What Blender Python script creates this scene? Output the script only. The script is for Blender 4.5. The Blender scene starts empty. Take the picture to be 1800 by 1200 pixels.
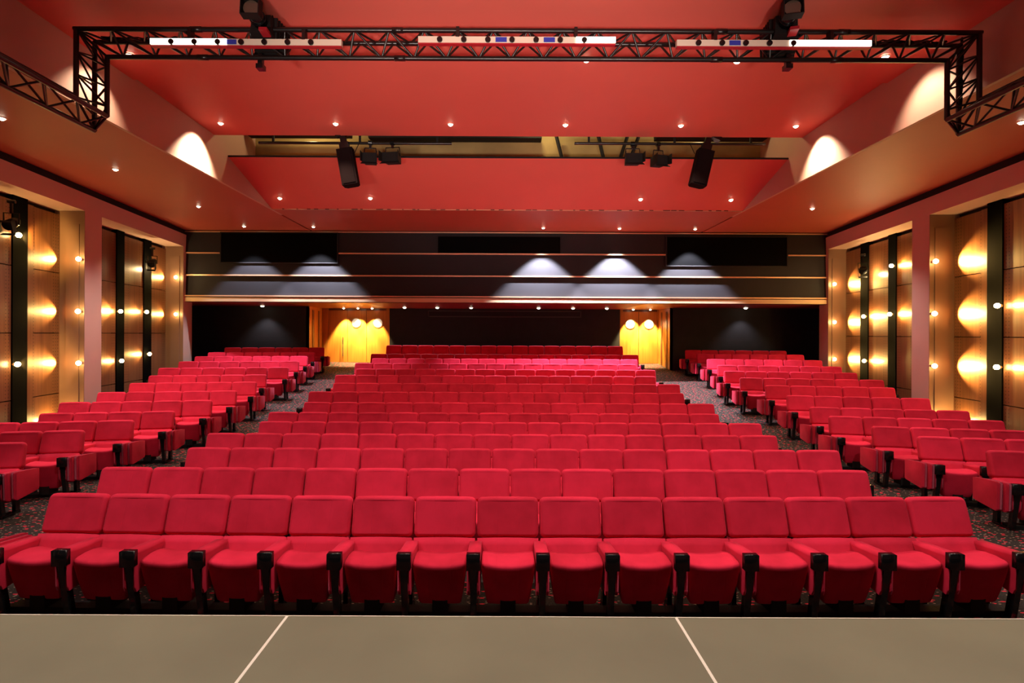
import bpy, bmesh, math, random
from mathutils import Vector, Matrix
random.seed(7)
PI = math.pi
R = math.radians
scene = bpy.context.scene
COL = scene.collection

# ------------------------------------------------------------------ camera frame
F, CX, HY, EYE, ROLL = 916.0, 884.0, 587.0, 2.32, R(0.25)
def ray(u, v):
    """direction (X/Y, Z/Y) seen at a point of the 1800x1200 frame"""
    dx, dy = u - 900.0, v - 600.0
    uu = 900 + dx * math.cos(ROLL) + dy * math.sin(ROLL)
    vv = 600 - dx * math.sin(ROLL) + dy * math.cos(ROLL)
    return (uu - CX) / F, -(vv - HY) / F
def at_y(u, v, Y):
    a, b = ray(u, v)
    return Vector((a * Y, Y, EYE + b * Y))
def at_z(u, v, z):
    a, b = ray(u, v)
    Y = (z - EYE) / b
    return Vector((a * Y, Y, z))

cam = bpy.data.cameras.new('camera')
cam.sensor_width = 36.0
cam.lens = 36.0 * F / 1800.0
cam.shift_x = 16 / 1800.0
cam.shift_y = -13 / 1800.0
cam.clip_start = 0.05
cam_o = bpy.data.objects.new('camera', cam)
COL.objects.link(cam_o)
cam_o.matrix_world = Matrix.Translation((0, 0, EYE)) @ Matrix.Rotation(PI / 2, 4, 'X') @ Matrix.Rotation(ROLL, 4, 'Z')
scene.camera = cam_o

# ------------------------------------------------------------------ materials
def new_mat(name):
    m = bpy.data.materials.new(name)
    m.use_nodes = True
    nt = m.node_tree
    b = nt.nodes['Principled BSDF']
    return m, nt, b
def plain(name, col, rough=0.6, metal=0.0, spec=0.5, noise=0.0, scale=8.0, emit=None, estr=0.0, sheen=0.0, coat=0.0):
    m, nt, b = new_mat(name)
    b.inputs['Roughness'].default_value = rough
    b.inputs['Metallic'].default_value = metal
    b.inputs['Specular IOR Level'].default_value = spec
    if sheen:
        b.inputs['Sheen Weight'].default_value = sheen
        b.inputs['Sheen Roughness'].default_value = 0.4
    if coat:
        b.inputs['Coat Weight'].default_value = coat
    if emit:
        b.inputs['Emission Color'].default_value = (*emit, 1)
        b.inputs['Emission Strength'].default_value = estr
    if noise > 0:
        tc = nt.nodes.new('ShaderNodeTexCoord')
        n = nt.nodes.new('ShaderNodeTexNoise'); n.inputs['Scale'].default_value = scale; n.inputs['Detail'].default_value = 4
        r = nt.nodes.new('ShaderNodeValToRGB')
        r.color_ramp.elements[0].position = 0.3; r.color_ramp.elements[1].position = 0.7
        r.color_ramp.elements[0].color = (*[c * (1 - noise) for c in col], 1)
        r.color_ramp.elements[1].color = (*[min(1, c * (1 + noise)) for c in col], 1)
        nt.links.new(tc.outputs['Object'], n.inputs['Vector'])
        nt.links.new(n.outputs['Fac'], r.inputs['Fac'])
        nt.links.new(r.outputs['Color'], b.inputs['Base Color'])
    else:
        b.inputs['Base Color'].default_value = (*col, 1)
    return m

def fabric_mat():
    m, nt, b = new_mat('red_velour')
    tc = nt.nodes.new('ShaderNodeTexCoord')
    oi = nt.nodes.new('ShaderNodeObjectInfo')
    n = nt.nodes.new('ShaderNodeTexNoise'); n.inputs['Scale'].default_value = 5.0; n.inputs['Detail'].default_value = 3
    ma = nt.nodes.new('ShaderNodeMath'); ma.operation = 'MULTIPLY_ADD'; ma.inputs[1].default_value = 0.45
    nt.links.new(oi.outputs['Random'], ma.inputs[0])
    add = nt.nodes.new('ShaderNodeVectorMath'); add.operation = 'ADD'
    sc = nt.nodes.new('ShaderNodeVectorMath'); sc.operation = 'SCALE'; sc.inputs['Scale'].default_value = 11.0
    cmb = nt.nodes.new('ShaderNodeCombineXYZ')
    for i in range(3): nt.links.new(oi.outputs['Random'], cmb.inputs[i])
    nt.links.new(cmb.outputs[0], sc.inputs[0])
    nt.links.new(tc.outputs['Object'], add.inputs[0]); nt.links.new(sc.outputs[0], add.inputs[1])
    nt.links.new(add.outputs[0], n.inputs['Vector'])
    nt.links.new(n.outputs['Fac'], ma.inputs[2])
    r = nt.nodes.new('ShaderNodeValToRGB')
    r.color_ramp.elements[0].position = 0.35; r.color_ramp.elements[1].position = 1.0
    r.color_ramp.elements[0].color = (0.43, 0.0115, 0.034, 1)
    r.color_ramp.elements[1].color = (0.65, 0.021, 0.062, 1)
    nt.links.new(ma.outputs[0], r.inputs['Fac'])
    nt.links.new(r.outputs['Color'], b.inputs['Base Color'])
    b.inputs['Roughness'].default_value = 0.85
    b.inputs['Specular IOR Level'].default_value = 0.15
    b.inputs['Sheen Weight'].default_value = 0.2
    b.inputs['Sheen Roughness'].default_value = 0.35
    b.inputs['Sheen Tint'].default_value = (1.0, 0.25, 0.38, 1)
    # fine weave and two stitched seams down each cushion
    w = nt.nodes.new('ShaderNodeTexNoise'); w.inputs['Scale'].default_value = 260.0
    nt.links.new(tc.outputs['Object'], w.inputs['Vector'])
    sx = nt.nodes.new('ShaderNodeSeparateXYZ'); nt.links.new(tc.outputs['Object'], sx.inputs[0])
    ab = nt.nodes.new('ShaderNodeMath'); ab.operation = 'ABSOLUTE'; nt.links.new(sx.outputs['X'], ab.inputs[0])
    sub = nt.nodes.new('ShaderNodeMath'); sub.operation = 'SUBTRACT'; sub.inputs[1].default_value = 0.09; nt.links.new(ab.outputs[0], sub.inputs[0])
    ab2 = nt.nodes.new('ShaderNodeMath'); ab2.operation = 'ABSOLUTE'; nt.links.new(sub.outputs[0], ab2.inputs[0])
    st = nt.nodes.new('ShaderNodeMath'); st.operation = 'SMOOTH_MIN'; st.inputs[1].default_value = 0.004; st.inputs[2].default_value = 0.002
    nt.links.new(ab2.outputs[0], st.inputs[0])
    mix = nt.nodes.new('ShaderNodeMath'); mix.operation = 'MULTIPLY_ADD'; mix.inputs[1].default_value = 160.0
    nt.links.new(st.outputs[0], mix.inputs[0]); 
    w2 = nt.nodes.new('ShaderNodeMath'); w2.operation = 'MULTIPLY'; w2.inputs[1].default_value = 0.25
    nt.links.new(w.outputs['Fac'], w2.inputs[0]); nt.links.new(w2.outputs[0], mix.inputs[2])
    bp = nt.nodes.new('ShaderNodeBump'); bp.inputs['Strength'].default_value = 0.35; bp.inputs['Distance'].default_value = 0.004
    nt.links.new(mix.outputs[0], bp.inputs['Height']); nt.links.new(bp.outputs[0], b.inputs['Normal'])
    return m

def wood_mat(name, c0, c1, rough=0.35, axis=2, dots=False, coat=0.0, scale=1.0):
    m, nt, b = new_mat(name)
    tc = nt.nodes.new('ShaderNodeTexCoord')
    mp = nt.nodes.new('ShaderNodeMapping')
    s = [22.0 * scale] * 3; s[axis] = 0.7 * scale
    mp.inputs['Scale'].default_value = s
    n = nt.nodes.new('ShaderNodeTexNoise'); n.inputs['Scale'].default_value = 1.0; n.inputs['Detail'].default_value = 6; n.inputs['Distortion'].default_value = 0.6
    r = nt.nodes.new('ShaderNodeValToRGB')
    r.color_ramp.elements[0].position = 0.3; r.color_ramp.elements[1].position = 0.72
    r.color_ramp.elements[0].color = (*c0, 1); r.color_ramp.elements[1].color = (*c1, 1)
    nt.links.new(tc.outputs['Object'], mp.inputs[0]); nt.links.new(mp.outputs[0], n.inputs['Vector']); nt.links.new(n.outputs['Fac'], r.inputs['Fac'])
    out = r.outputs['Color']
    if dots:
        # rows of drilled acoustic holes near both edges of each board
        mp2 = nt.nodes.new('ShaderNodeMapping'); mp2.inputs['Scale'].default_value = (0.0, 14.0, 14.0)
        fr = nt.nodes.new('ShaderNodeVectorMath'); fr.operation = 'FRACTION'
        sb = nt.nodes.new('ShaderNodeVectorMath'); sb.operation = 'SUBTRACT'; sb.inputs[1].default_value = (0.0, 0.5, 0.5)
        ln = nt.nodes.new('ShaderNodeVectorMath'); ln.operation = 'LENGTH'
        lt = nt.nodes.new('ShaderNodeMath'); lt.operation = 'LESS_THAN'; lt.inputs[1].default_value = 0.15
        nt.links.new(tc.outputs['Object'], mp2.inputs[0]); nt.links.new(mp2.outputs[0], fr.inputs[0]); nt.links.new(fr.outputs[0], sb.inputs[0])
        nt.links.new(sb.outputs[0], ln.inputs[0]); nt.links.new(ln.outputs['Value'], lt.inputs[0])
        sg = nt.nodes.new('ShaderNodeSeparateXYZ'); nt.links.new(tc.outputs['Generated'], sg.inputs[0])
        d = nt.nodes.new('ShaderNodeMath'); d.operation = 'SUBTRACT'; d.inputs[1].default_value = 0.5; nt.links.new(sg.outputs['Y'], d.inputs[0])
        da = nt.nodes.new('ShaderNodeMath'); da.operation = 'ABSOLUTE'; nt.links.new(d.outputs[0], da.inputs[0])
        gt = nt.nodes.new('ShaderNodeMath'); gt.operation = 'GREATER_THAN'; gt.inputs[1].default_value = 0.26; nt.links.new(da.outputs[0], gt.inputs[0])
        mu = nt.nodes.new('ShaderNodeMath'); mu.operation = 'MULTIPLY'; nt.links.new(lt.outputs[0], mu.inputs[0]); nt.links.new(gt.outputs[0], mu.inputs[1])
        mx = nt.nodes.new('ShaderNodeMix'); mx.data_type = 'RGBA'
        nt.links.new(mu.outputs[0], mx.inputs['Factor']); nt.links.new(out, mx.inputs['A']); mx.inputs['B'].default_value = (0.02, 0.008, 0.004, 1)
        out = mx.outputs['Result']
    nt.links.new(out, b.inputs['Base Color'])
    b.inputs['Roughness'].default_value = rough
    b.inputs['Coat Weight'].default_value = coat
    return m

def carpet_mat():
    m, nt, b = new_mat('flecked_carpet')
    tc = nt.nodes.new('ShaderNodeTexCoord')
    base = nt.nodes.new('ShaderNodeTexNoise'); base.inputs['Scale'].default_value = 90.0; base.inputs['Detail'].default_value = 4
    nt.links.new(tc.outputs['Object'], base.inputs['Vector'])
    r = nt.nodes.new('ShaderNodeValToRGB')
    r.color_ramp.elements[0].position = 0.38; r.color_ramp.elements[1].position = 0.75
    r.color_ramp.elements[0].color = (0.010, 0.008, 0.007, 1); r.color_ramp.elements[1].color = (0.052, 0.040, 0.034, 1)
    nt.links.new(base.outputs['Fac'], r.inputs['Fac'])
    out = r.outputs['Color']
    for k, (rot, sc, thr, col) in enumerate([(0.5, (5.5, 15.0, 1.0), 0.13, (0.62, 0.022, 0.05)), (-0.4, (9.0, 22.0, 1.0), 0.105, (0.38, 0.27, 0.2))]):
        mp = nt.nodes.new('ShaderNodeMapping'); mp.inputs['Rotation'].default_value = (0, 0, rot); mp.inputs['Scale'].default_value = sc
        v = nt.nodes.new('ShaderNodeTexVoronoi'); v.inputs['Scale'].default_value = 1.0; v.voronoi_dimensions = '2D'
        nt.links.new(tc.outputs['Object'], mp.inputs[0]); nt.links.new(mp.outputs[0], v.inputs['Vector'])
        lt = nt.nodes.new('ShaderNodeMath'); lt.operation = 'LESS_THAN'; lt.inputs[1].default_value = thr
        nt.links.new(v.outputs['Distance'], lt.inputs[0])
        mx = nt.nodes.new('ShaderNodeMix'); mx.data_type = 'RGBA'
        nt.links.new(lt.outputs[0], mx.inputs['Factor']); nt.links.new(out, mx.inputs['A']); mx.inputs['B'].default_value = (*col, 1)
        out = mx.outputs['Result']
    nt.links.new(out, b.inputs['Base Color'])
    b.inputs['Roughness'].default_value = 0.9
    b.inputs['Specular IOR Level'].default_value = 0.2
    return m

M = {}
M['fabric'] = fabric_mat()
M['channel'] = plain('black_channel_cloth', (0.0018, 0.0016, 0.0015), 0.9, spec=0.03)
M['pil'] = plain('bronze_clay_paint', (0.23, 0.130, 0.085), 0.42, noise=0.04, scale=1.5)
M['black'] = plain('black_plastic', (0.006, 0.006, 0.007), 0.22, spec=0.5)
M['matte_black'] = plain('matte_black', (0.008, 0.007, 0.007), 0.7, spec=0.3)
M['truss'] = plain('black_powder_coat', (0.007, 0.006, 0.006), 0.28, metal=0.0, spec=0.6)
M['carpet'] = carpet_mat()
M['stage'] = plain('stage_boards', (0.162, 0.158, 0.104), 0.6, noise=0.10, scale=1.6, spec=0.35)
M['seam'] = plain('pale_seam_tape', (0.75, 0.72, 0.62), 0.5)
M['ceil'] = plain('coral_bounce_ceiling', (0.74, 0.158, 0.122), 0.55, noise=0.04, scale=0.6, spec=0.3)  # red of bounced light put into the base colour of a pale ceiling
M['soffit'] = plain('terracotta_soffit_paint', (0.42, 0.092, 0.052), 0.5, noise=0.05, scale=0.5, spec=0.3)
M['cove'] = plain('clay_cove_paint', (0.52, 0.32, 0.26), 0.6, noise=0.03, scale=0.8)
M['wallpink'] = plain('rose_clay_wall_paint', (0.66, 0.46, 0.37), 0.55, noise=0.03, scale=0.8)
M['panel'] = wood_mat('walnut_acoustic_board', (0.135, 0.052, 0.022), (0.225, 0.092, 0.038), 0.33, dots=True)
M['panel_plain'] = wood_mat('walnut_board', (0.12, 0.045, 0.02), (0.20, 0.08, 0.033), 0.33)
M['doorwood'] = wood_mat('honey_door_veneer', (0.42, 0.155, 0.022), (0.56, 0.23, 0.04), 0.35)
M['darkwall'] = plain('charcoal_wall', (0.012, 0.011, 0.014), 0.85, noise=0.15, scale=3)
M['bandwall'] = plain('plum_black_wall', (0.012, 0.0105, 0.0155), 0.75, noise=0.1, scale=2)
M['void'] = plain('service_void_plaster', (0.33, 0.24, 0.09), 0.8, noise=0.35, scale=0.8)
M['brass'] = plain('copper_trim', (0.78, 0.48, 0.30), 0.35, metal=0.35)
M['ledge'] = plain('beige_ledge', (0.72, 0.52, 0.32), 0.45)
M['glass_black'] = plain('black_glass', (0.0012, 0.0012, 0.0015), 0.7, spec=0.05)
M['white'] = plain('white_enamel', (0.80, 0.72, 0.58), 0.35)
M['blue'] = plain('blue_label', (0.03, 0.05, 0.45), 0.4)
M['redgel'] = plain('red_gel', (0.42, 0.015, 0.025), 0.4)
M['speaker'] = plain('speaker_cloth', (0.010, 0.005, 0.006), 0.9, spec=0.08)
M['steel'] = plain('steel', (0.55, 0.53, 0.5), 0.3, metal=1.0)
M['lens'] = plain('lens_glass', (0.10, 0.07, 0.05), 0.1, spec=0.8)
M['lamp'] = plain('downlight_glow', (1, 0.95, 0.85), 0.5, emit=(1.0, 0.86, 0.62), estr=18)
M['bulb'] = plain('bulb_glow', (1, 0.9, 0.6), 0.5, emit=(1.0, 0.70, 0.26), estr=70)
M['painted_glare'] = plain('painted_glare_white', (1, 0.97, 0.9), 0.5, emit=(1.0, 0.92, 0.78), estr=3.0)  # emission painted as reflected glare on the white battens
M['porthole'] = plain('porthole_glass', (0.85, 0.80, 0.68), 0.15, emit=(1.0, 0.86, 0.6), estr=0.5)
M['pendant'] = plain('brass_fitting', (0.55, 0.36, 0.16), 0.3, metal=0.8)

# ------------------------------------------------------------------ mesh helpers
def bm_box(bm, x0, x1, y0, y1, z0, z1):
    vs = [bm.verts.new((x, y, z)) for z in (z0, z1) for y in (y0, y1) for x in (x0, x1)]
    fs = [(0, 1, 3, 2), (4, 6, 7, 5), (0, 4, 5, 1), (1, 5, 7, 3), (3, 7, 6, 2), (2, 6, 4, 0)]
    return [bm.faces.new([vs[i] for i in f]) for f in fs]
def bm_hexa(bm, pts):
    """pts: 8 points ordered like bm_box (x fastest, then y, then z)"""
    vs = [bm.verts.new(p) for p in pts]
    fs = [(0, 1, 3, 2), (4, 6, 7, 5), (0, 4, 5, 1), (1, 5, 7, 3), (3, 7, 6, 2), (2, 6, 4, 0)]
    return [bm.faces.new([vs[i] for i in f]) for f in fs]
def bm_prism(bm, prof, x0, x1):
    """profile in (y,z), extruded along x"""
    a = [bm.verts.new((x0, y, z)) for y, z in prof]
    b = [bm.verts.new((x1, y, z)) for y, z in prof]
    n = len(prof)
    bm.faces.new(a); bm.faces.new(b[::-1])
    for i in range(n):
        bm.faces.new((a[i], b[i], b[(i + 1) % n], a[(i + 1) % n]))
def bm_tube(bm, p, q, r, n=8, r2=None, cap=True):
    p, q = Vector(p), Vector(q)
    d = (q - p)
    if d.length < 1e-6: return
    d.normalize()
    up = Vector((0, 0, 1)) if abs(d.z) < 0.9 else Vector((1, 0, 0))
    a = d.cross(up).normalized(); b = d.cross(a)
    r2 = r if r2 is None else r2
    A = [bm.verts.new(p + (a * math.cos(t) + b * math.sin(t)) * r) for t in [2 * PI * i / n for i in range(n)]]
    B = [bm.verts.new(q + (a * math.cos(t) + b * math.sin(t)) * r2) for t in [2 * PI * i / n for i in range(n)]]
    for i in range(n):
        bm.faces.new((A[i], A[(i + 1) % n], B[(i + 1) % n], B[i]))
    if cap:
        bm.faces.new(A[::-1]); bm.faces.new(B)
def bevel(bm, w, seg=2, angle=0.5):
    es = [e for e in bm.edges if len(e.link_faces) == 2 and e.calc_face_angle(0) > angle]
    bmesh.ops.bevel(bm, geom=es, offset=w, segments=seg, affect='EDGES', profile=0.5)
def to_mesh(name, bm, mat, smooth=False):
    bmesh.ops.recalc_face_normals(bm, faces=bm.faces)
    me = bpy.data.meshes.new(name)
    bm.to_mesh(me); bm.free()
    mats = mat if isinstance(mat, (list, tuple)) else [mat]
    for m_ in mats: me.materials.append(m_)
    if smooth:
        me.polygons.foreach_set('use_smooth', [True] * len(me.polygons))
        acc = [Vector((0, 0, 0)) for _ in me.vertices]
        for p in me.polygons:
            for vi in p.vertices: acc[vi] += p.normal * p.area
        me.normals_split_custom_set_from_vertices([a.normalized() if a.length > 1e-12 else Vector((0, 0, 1)) for a in acc])
    return me
def link(name, data, parent=None, loc=(0, 0, 0), rot=(0, 0, 0)):
    o = bpy.data.objects.new(name, data)
    COL.objects.link(o)
    o.location = loc; o.rotation_euler = rot
    if parent: o.parent = parent
    return o
def obj(name, bm, mat, parent=None, smooth=False, loc=(0, 0, 0), rot=(0, 0, 0)):
    return link(name, to_mesh(name, bm, mat, smooth), parent, loc, rot)
def tag(o, label, cat, group=None, kind=None):
    o['label'] = label; o['category'] = cat
    if group: o['group'] = group
    if kind: o['kind'] = kind
    return o
def thing(name, label, cat, loc=(0, 0, 0), rot=(0, 0, 0), group=None):
    o = link(name, None, None, loc, rot)
    o.empty_display_size = 0.1
    return tag(o, label, cat, group)
def struct(name, bm, mat, label=None, parent=None, smooth=False):
    o = obj(name, bm, mat, parent, smooth)
    if parent is None:
        o['kind'] = 'structure'
        if label: o['label'] = label
    return o
def light(kind, name, loc, power, color, parent=None, target=None, **kw):
    d = bpy.data.lights.new(name, kind)
    d.energy = power; d.color = color
    for k, v in kw.items(): setattr(d, k, v)
    o = bpy.data.objects.new(name, d)
    COL.objects.link(o); o.location = loc
    if target is not None:
        v = Vector(target) - Vector(loc)
        o.rotation_euler = v.to_track_quat('-Z', 'Y').to_euler()
    return o
ORD = ['first', 'second', 'third', 'fourth', 'fifth', 'sixth', 'seventh', 'eighth', 'ninth', 'tenth', 'eleventh', 'twelfth', 'thirteenth', 'fourteenth', 'fifteenth', 'sixteenth']

# ------------------------------------------------------------------ floor
TH = R(10)
def ramp(Y):
    a = Y - 9.85
    k = 0.35
    return 0.108 * (0.5 * (a + math.sqrt(a * a + k * k)))
def eff(X, Y):
    return Y + max(0.0, abs(X) - 5.6) * math.tan(TH)
def seat_z(X, Y): return ramp(eff(X, Y))
def floor_z(X, Y): return ramp(eff(X, Y) + 0.32)
ZCEIL, ZSOF = 6.44, 5.56
XL, XR = -6.05, 6.25           # sides of the raised ceiling
AL, AR, SL = 7.62, 7.79, 0.146   # side walls: X = side * (A + SL*Y)
DEP = 0.55                     # depth of the panelled recesses
YB, YSIDE, YDOOR = 16.5, 18.95, 20.5
ZUND = 3.30                    # underside of the overhanging rear wall
def wx(side, Y, dep=0.0):
    return side * ((AL if side < 0 else AR) + SL * Y + dep)

def build_floor():
    bm = bmesh.new()
    ys = [-1.0 + 0.35 * i for i in range(64)]
    xs = [-12.6 + 0.4 * i for i in range(64)]
    g = [[bm.verts.new((x, y, floor_z(x, y))) for x in xs] for y in ys]
    for j in range(len(ys) - 1):
        for i in range(len(xs) - 1):
            bm.faces.new((g[j][i], g[j][i + 1], g[j + 1][i + 1], g[j + 1][i]))
    struct('floor', bm, M['carpet'], 'dark carpet flecked with red and cream, sloping up towards the doors')
build_floor()

# carpeted step under the rearmost row of the middle block
bm = bmesh.new(); bm_box(bm, -4.25, 4.35, 17.55, 18.75, 0.6, 1.045)
struct('floor', bm, M['carpet'], 'carpeted step under the rearmost seats of the middle block')

# ------------------------------------------------------------------ stage: three platform panels
ZST = EYE - 1.46
YST = F * 1.46 / (1084.5 - HY)
sx0 = at_z(503, 1085, ZST).x; sx1 = at_z(1187, 1083, ZST).x
for (x0, x1, lab) in ((-6.5, sx0, 'grey stage platform panel running under the left edge of the picture'), (sx0, sx1, 'middle grey stage platform panel between the two pale seams'), (sx1, 6.5, 'grey stage platform panel running under the right edge of the picture')):
    t = thing('stage_platform', lab, 'stage', ((x0 + x1) / 2, YST / 2, 0), group='stage platform panels')
    w = (x1 - x0) / 2; h = YST / 2 + 0.75
    bm = bmesh.new(); bm_box(bm, -w + 0.007, w - 0.007, -h, YST / 2, ZST - 0.1, ZST)
    obj('deck_board', bm, M['stage'], t)
    bm = bmesh.new(); bm_box(bm, -w + 0.02, w - 0.02, YST / 2 - 0.06, YST / 2 - 0.02, 0.0, ZST - 0.1)
    obj('front_skirt', bm, M['matte_black'], t)
    bm = bmesh.new(); bm_box(bm, -w, w, YST / 2, YST / 2 + 0.006, ZST - 0.02, ZST + 0.002)
    obj('edge_strip', bm, M['seam'], t)
    if x1 < 6:
        bm = bmesh.new(); bm_box(bm, w - 0.007, w + 0.007, -h, YST / 2, ZST - 0.02, ZST + 0.0015)
        obj('seam_strip', bm, M['seam'], t)

# ------------------------------------------------------------------ seats
def rounded(x0, x1, y0, y1, z0, z1, w, seg=3):
    bm = bmesh.new(); bm_box(bm, x0, x1, y0, y1, z0, z1)
    bevel(bm, w, seg)
    return bm
def xf(bm, fn):
    for v in bm.verts: v.co = Vector(fn(v.co))
    return bm
def make_backrest():
    # built upright then leaned back; front face lightly domed
    bm = bmesh.new(); bm_box(bm, -0.269, 0.269, 0.0, 0.13, 0.0, 0.338)
    es = [e for e in bm.edges if abs(e.verts[0].co.y - e.verts[1].co.y) > 0.1]
    bmesh.ops.bevel(bm, geom=es, offset=0.045, segments=4, affect='EDGES', profile=0.5)
    bevel(bm, 0.034, 4, 0.9)
    bmesh.ops.subdivide_edges(bm, edges=[e for e in bm.edges if e.calc_length() > 0.2], cuts=5, use_grid_fill=True)
    t = math.atan2(0.10, 0.315)
    def fn(c):
        x, y, z = c
        if y < 0.05:
            dome = (1 - (x / 0.267) ** 2) * (1 - ((z - 0.1675) / 0.1675) ** 2)
            y -= 0.026 * max(0, dome)
        else:
            y -= 0.055 * (z / 0.335)
        if z > 0.3: z += 0.006 * (1 - (x / 0.267) ** 2)
        return (x, -0.10 + y * math.cos(t) + z * math.sin(t), 0.553 + z * math.cos(t) - y * math.sin(t))
    return to_mesh('backrest', xf(bm, fn), M['fabric'], True)
def make_lower_back():
    bm = bmesh.new(); bm_box(bm, -0.265, 0.265, 0.0, 0.11, 0.0, 0.24)
    bevel(bm, 0.038, 4)
    bmesh.ops.subdivide_edges(bm, edges=[e for e in bm.edges if e.calc_length() > 0.15], cuts=3, use_grid_fill=True)
    t = R(30)
    def fn(c):
        x, y, z = c
        z2 = z + (0.006 * (1 - (x / 0.265) ** 2) if z > 0.2 else 0)
        return (x * (1.0 - 0.05 * (1 - z / 0.24)), -0.225 + y * math.cos(t) + z2 * math.sin(t), 0.345 + z2 * math.cos(t) - y * math.sin(t))
    return to_mesh('lower_back', xf(bm, fn), M['fabric'], True)
def make_seat():
    prof = [(-0.16, 0.470), (-0.24, 0.490), (-0.33, 0.496), (-0.41, 0.489), (-0.432, 0.483), (-0.442, 0.474), (-0.446, 0.462), (-0.444, 0.44), (-0.425, 0.32), (-0.395, 0.19), (-0.380, 0.135), (-0.365, 0.122), (-0.30, 0.135), (-0.18, 0.26), (-0.14, 0.40)]
    bm = bmesh.new()
    xs = [-1.0, -0.97, -0.88, -0.6, -0.2, 0.2, 0.6, 0.88, 0.97, 1.0]
    rings = []
    for s in xs:
        ring = []
        for (y, z) in prof:
            half = 0.216 - 0.042 * max(0.0, (0.44 - z) / 0.31) ** 1.2
            cy, cz = -0.29, 0.36
            k = 1.0 if abs(s) < 0.9 else (0.975 if abs(s) < 0.98 else 0.90)
            yy = cy + (y - cy) * k; zz = cz + (z - cz) * k
            if z > 0.43: zz -= 0.020 * (1 - s * s)
            if y < -0.36: yy -= 0.012 * (1 - s * s)
            ring.append(bm.verts.new((half * s, yy, zz)))
        rings.append(ring)
    n = len(prof)
    for a, b in zip(rings, rings[1:]):
        for i in range(n):
            bm.faces.new((a[i], a[(i + 1) % n], b[(i + 1) % n], b[i]))
    bm.faces.new(rings[0]); bm.faces.new(rings[-1][::-1])
    return to_mesh('seat_cushion', bm, M['fabric'], True)
ARM = [(-0.10, 0.528), (-0.47, 0.567), (-0.478, 0.50), (-0.452, 0.262), (-0.435, 0.235), (-0.17, 0.305), (-0.10, 0.43)]
def make_armrest():
    bm = bmesh.new()
    top = [(-0.10, 0.528), (-0.29, 0.548), (-0.476, 0.568), (-0.478, 0.515), (-0.29, 0.49), (-0.10, 0.465)]
    bm_prism(bm, top, -0.051, 0.051)
    bevel(bm, 0.016, 3)
    for sx in (-1, 1):
        b2 = bmesh.new()
        side = [(-0.11, 0.505), (-0.480, 0.54), (-0.474, 0.275), (-0.458, 0.235), (-0.17, 0.29), (-0.11, 0.43)]
        bm_prism(b2, side, sx * 0.030, sx * 0.052)
        bevel(b2, 0.008, 2)
        me = bpy.data.meshes.new('tmp'); b2.to_mesh(me); b2.free(); bm.from_mesh(me); bpy.data.meshes.remove(me)
    return to_mesh('armrest', bm, M['fabric'], True)
def make_cap():
    bm = bmesh.new(); bm_box(bm, -0.054, 0.054, -0.515, -0.455, 0.452, 0.576)
    bevel(bm, 0.013, 2)
    return to_mesh('end_cap', bm, M['black'], True)
def make_leg():
    bm = bmesh.new()
    bm_hexa(bm, [(-0.024, -0.42, 0.0), (0.024, -0.42, 0.0), (-0.024, -0.36, 0.0), (0.024, -0.36, 0.0),
                 (-0.029, -0.492, 0.47), (0.029, -0.492, 0.47), (-0.029, -0.44, 0.47), (0.029, -0.44, 0.47)])
    bm_box(bm, -0.028, 0.028, -0.41, -0.12, 0.0, 0.03)
    bm_hexa(bm, [(-0.02, -0.20, 0.0), (0.02, -0.20, 0.0), (-0.02, -0.12, 0.0), (0.02, -0.12, 0.0),
                 (-0.02, -0.20, 0.36), (0.02, -0.20, 0.36), (-0.02, -0.14, 0.36), (0.02, -0.14, 0.36)])
    bevel(bm, 0.006, 1)
    return to_mesh('leg', bm, M['black'])
def make_pedestal():
    bm = bmesh.new()
    bm_box(bm, -0.062, 0.062, -0.398, -0.20, 0.045, 0.20)
    bm_box(bm, -0.275, 0.275, -0.37, -0.25, 0.002, 0.05)
    bevel(bm, 0.01, 2)
    return to_mesh('pedestal', bm, M['matte_black'])
def make_end_panel():
    bm = bmesh.new()
    bm_prism(bm, [(-0.09, 0.535), (-0.30, 0.560), (-0.475, 0.576), (-0.490, 0.56), (-0.482, 0.255), (-0.466, 0.232), (-0.11, 0.262), (-0.09, 0.28)], -0.032, 0.032)
    bevel(bm, 0.02, 3)
    return to_mesh('end_panel', bm, M['fabric'], True)
ME = dict(backrest=make_backrest(), lower_back=make_lower_back(), seat_cushion=make_seat(), armrest=make_armrest(), end_cap=make_cap(), leg=make_leg(), pedestal=make_pedestal(), end_panel=make_end_panel())

def child(name, parent, loc=(0, 0, 0)):
    o = bpy.data.objects.new(name, ME[name]); COL.objects.link(o)
    o.parent = parent; o.location = loc
    return o
def add_arm(root, x, outer=0):
    a = child('armrest', root, (x, 0, 0))
    child('end_cap', a); child('leg', a)
    if outer:
        child('end_panel', a, (outer * 0.092, 0.0, 0)); child('end_panel', a, (outer * 0.163, 0.035, 0.004))
    return a
def seat(label, group, loc, rz, left_arm=None, right_outer=0):
    r = thing('theatre_seat', label, 'theatre seat', loc, (0, 0, rz), group)
    for n in ('backrest', 'lower_back', 'seat_cushion', 'pedestal'): child(n, r)
    if left_arm is not None: add_arm(r, -0.275, left_arm)
    add_arm(r, 0.275, right_outer)
    return r
MERGE = []      # (matrix, left_arm) of the seats that are built as one mass
def seat_any(merged, label, group, loc, rz, left_arm=None, right_outer=0):
    if merged: MERGE.append((Matrix.Translation(loc) @ Matrix.Rotation(rz, 4, 'Z'), left_arm, right_outer))
    else: seat(label, group, loc, rz, left_arm, right_outer)

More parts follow.
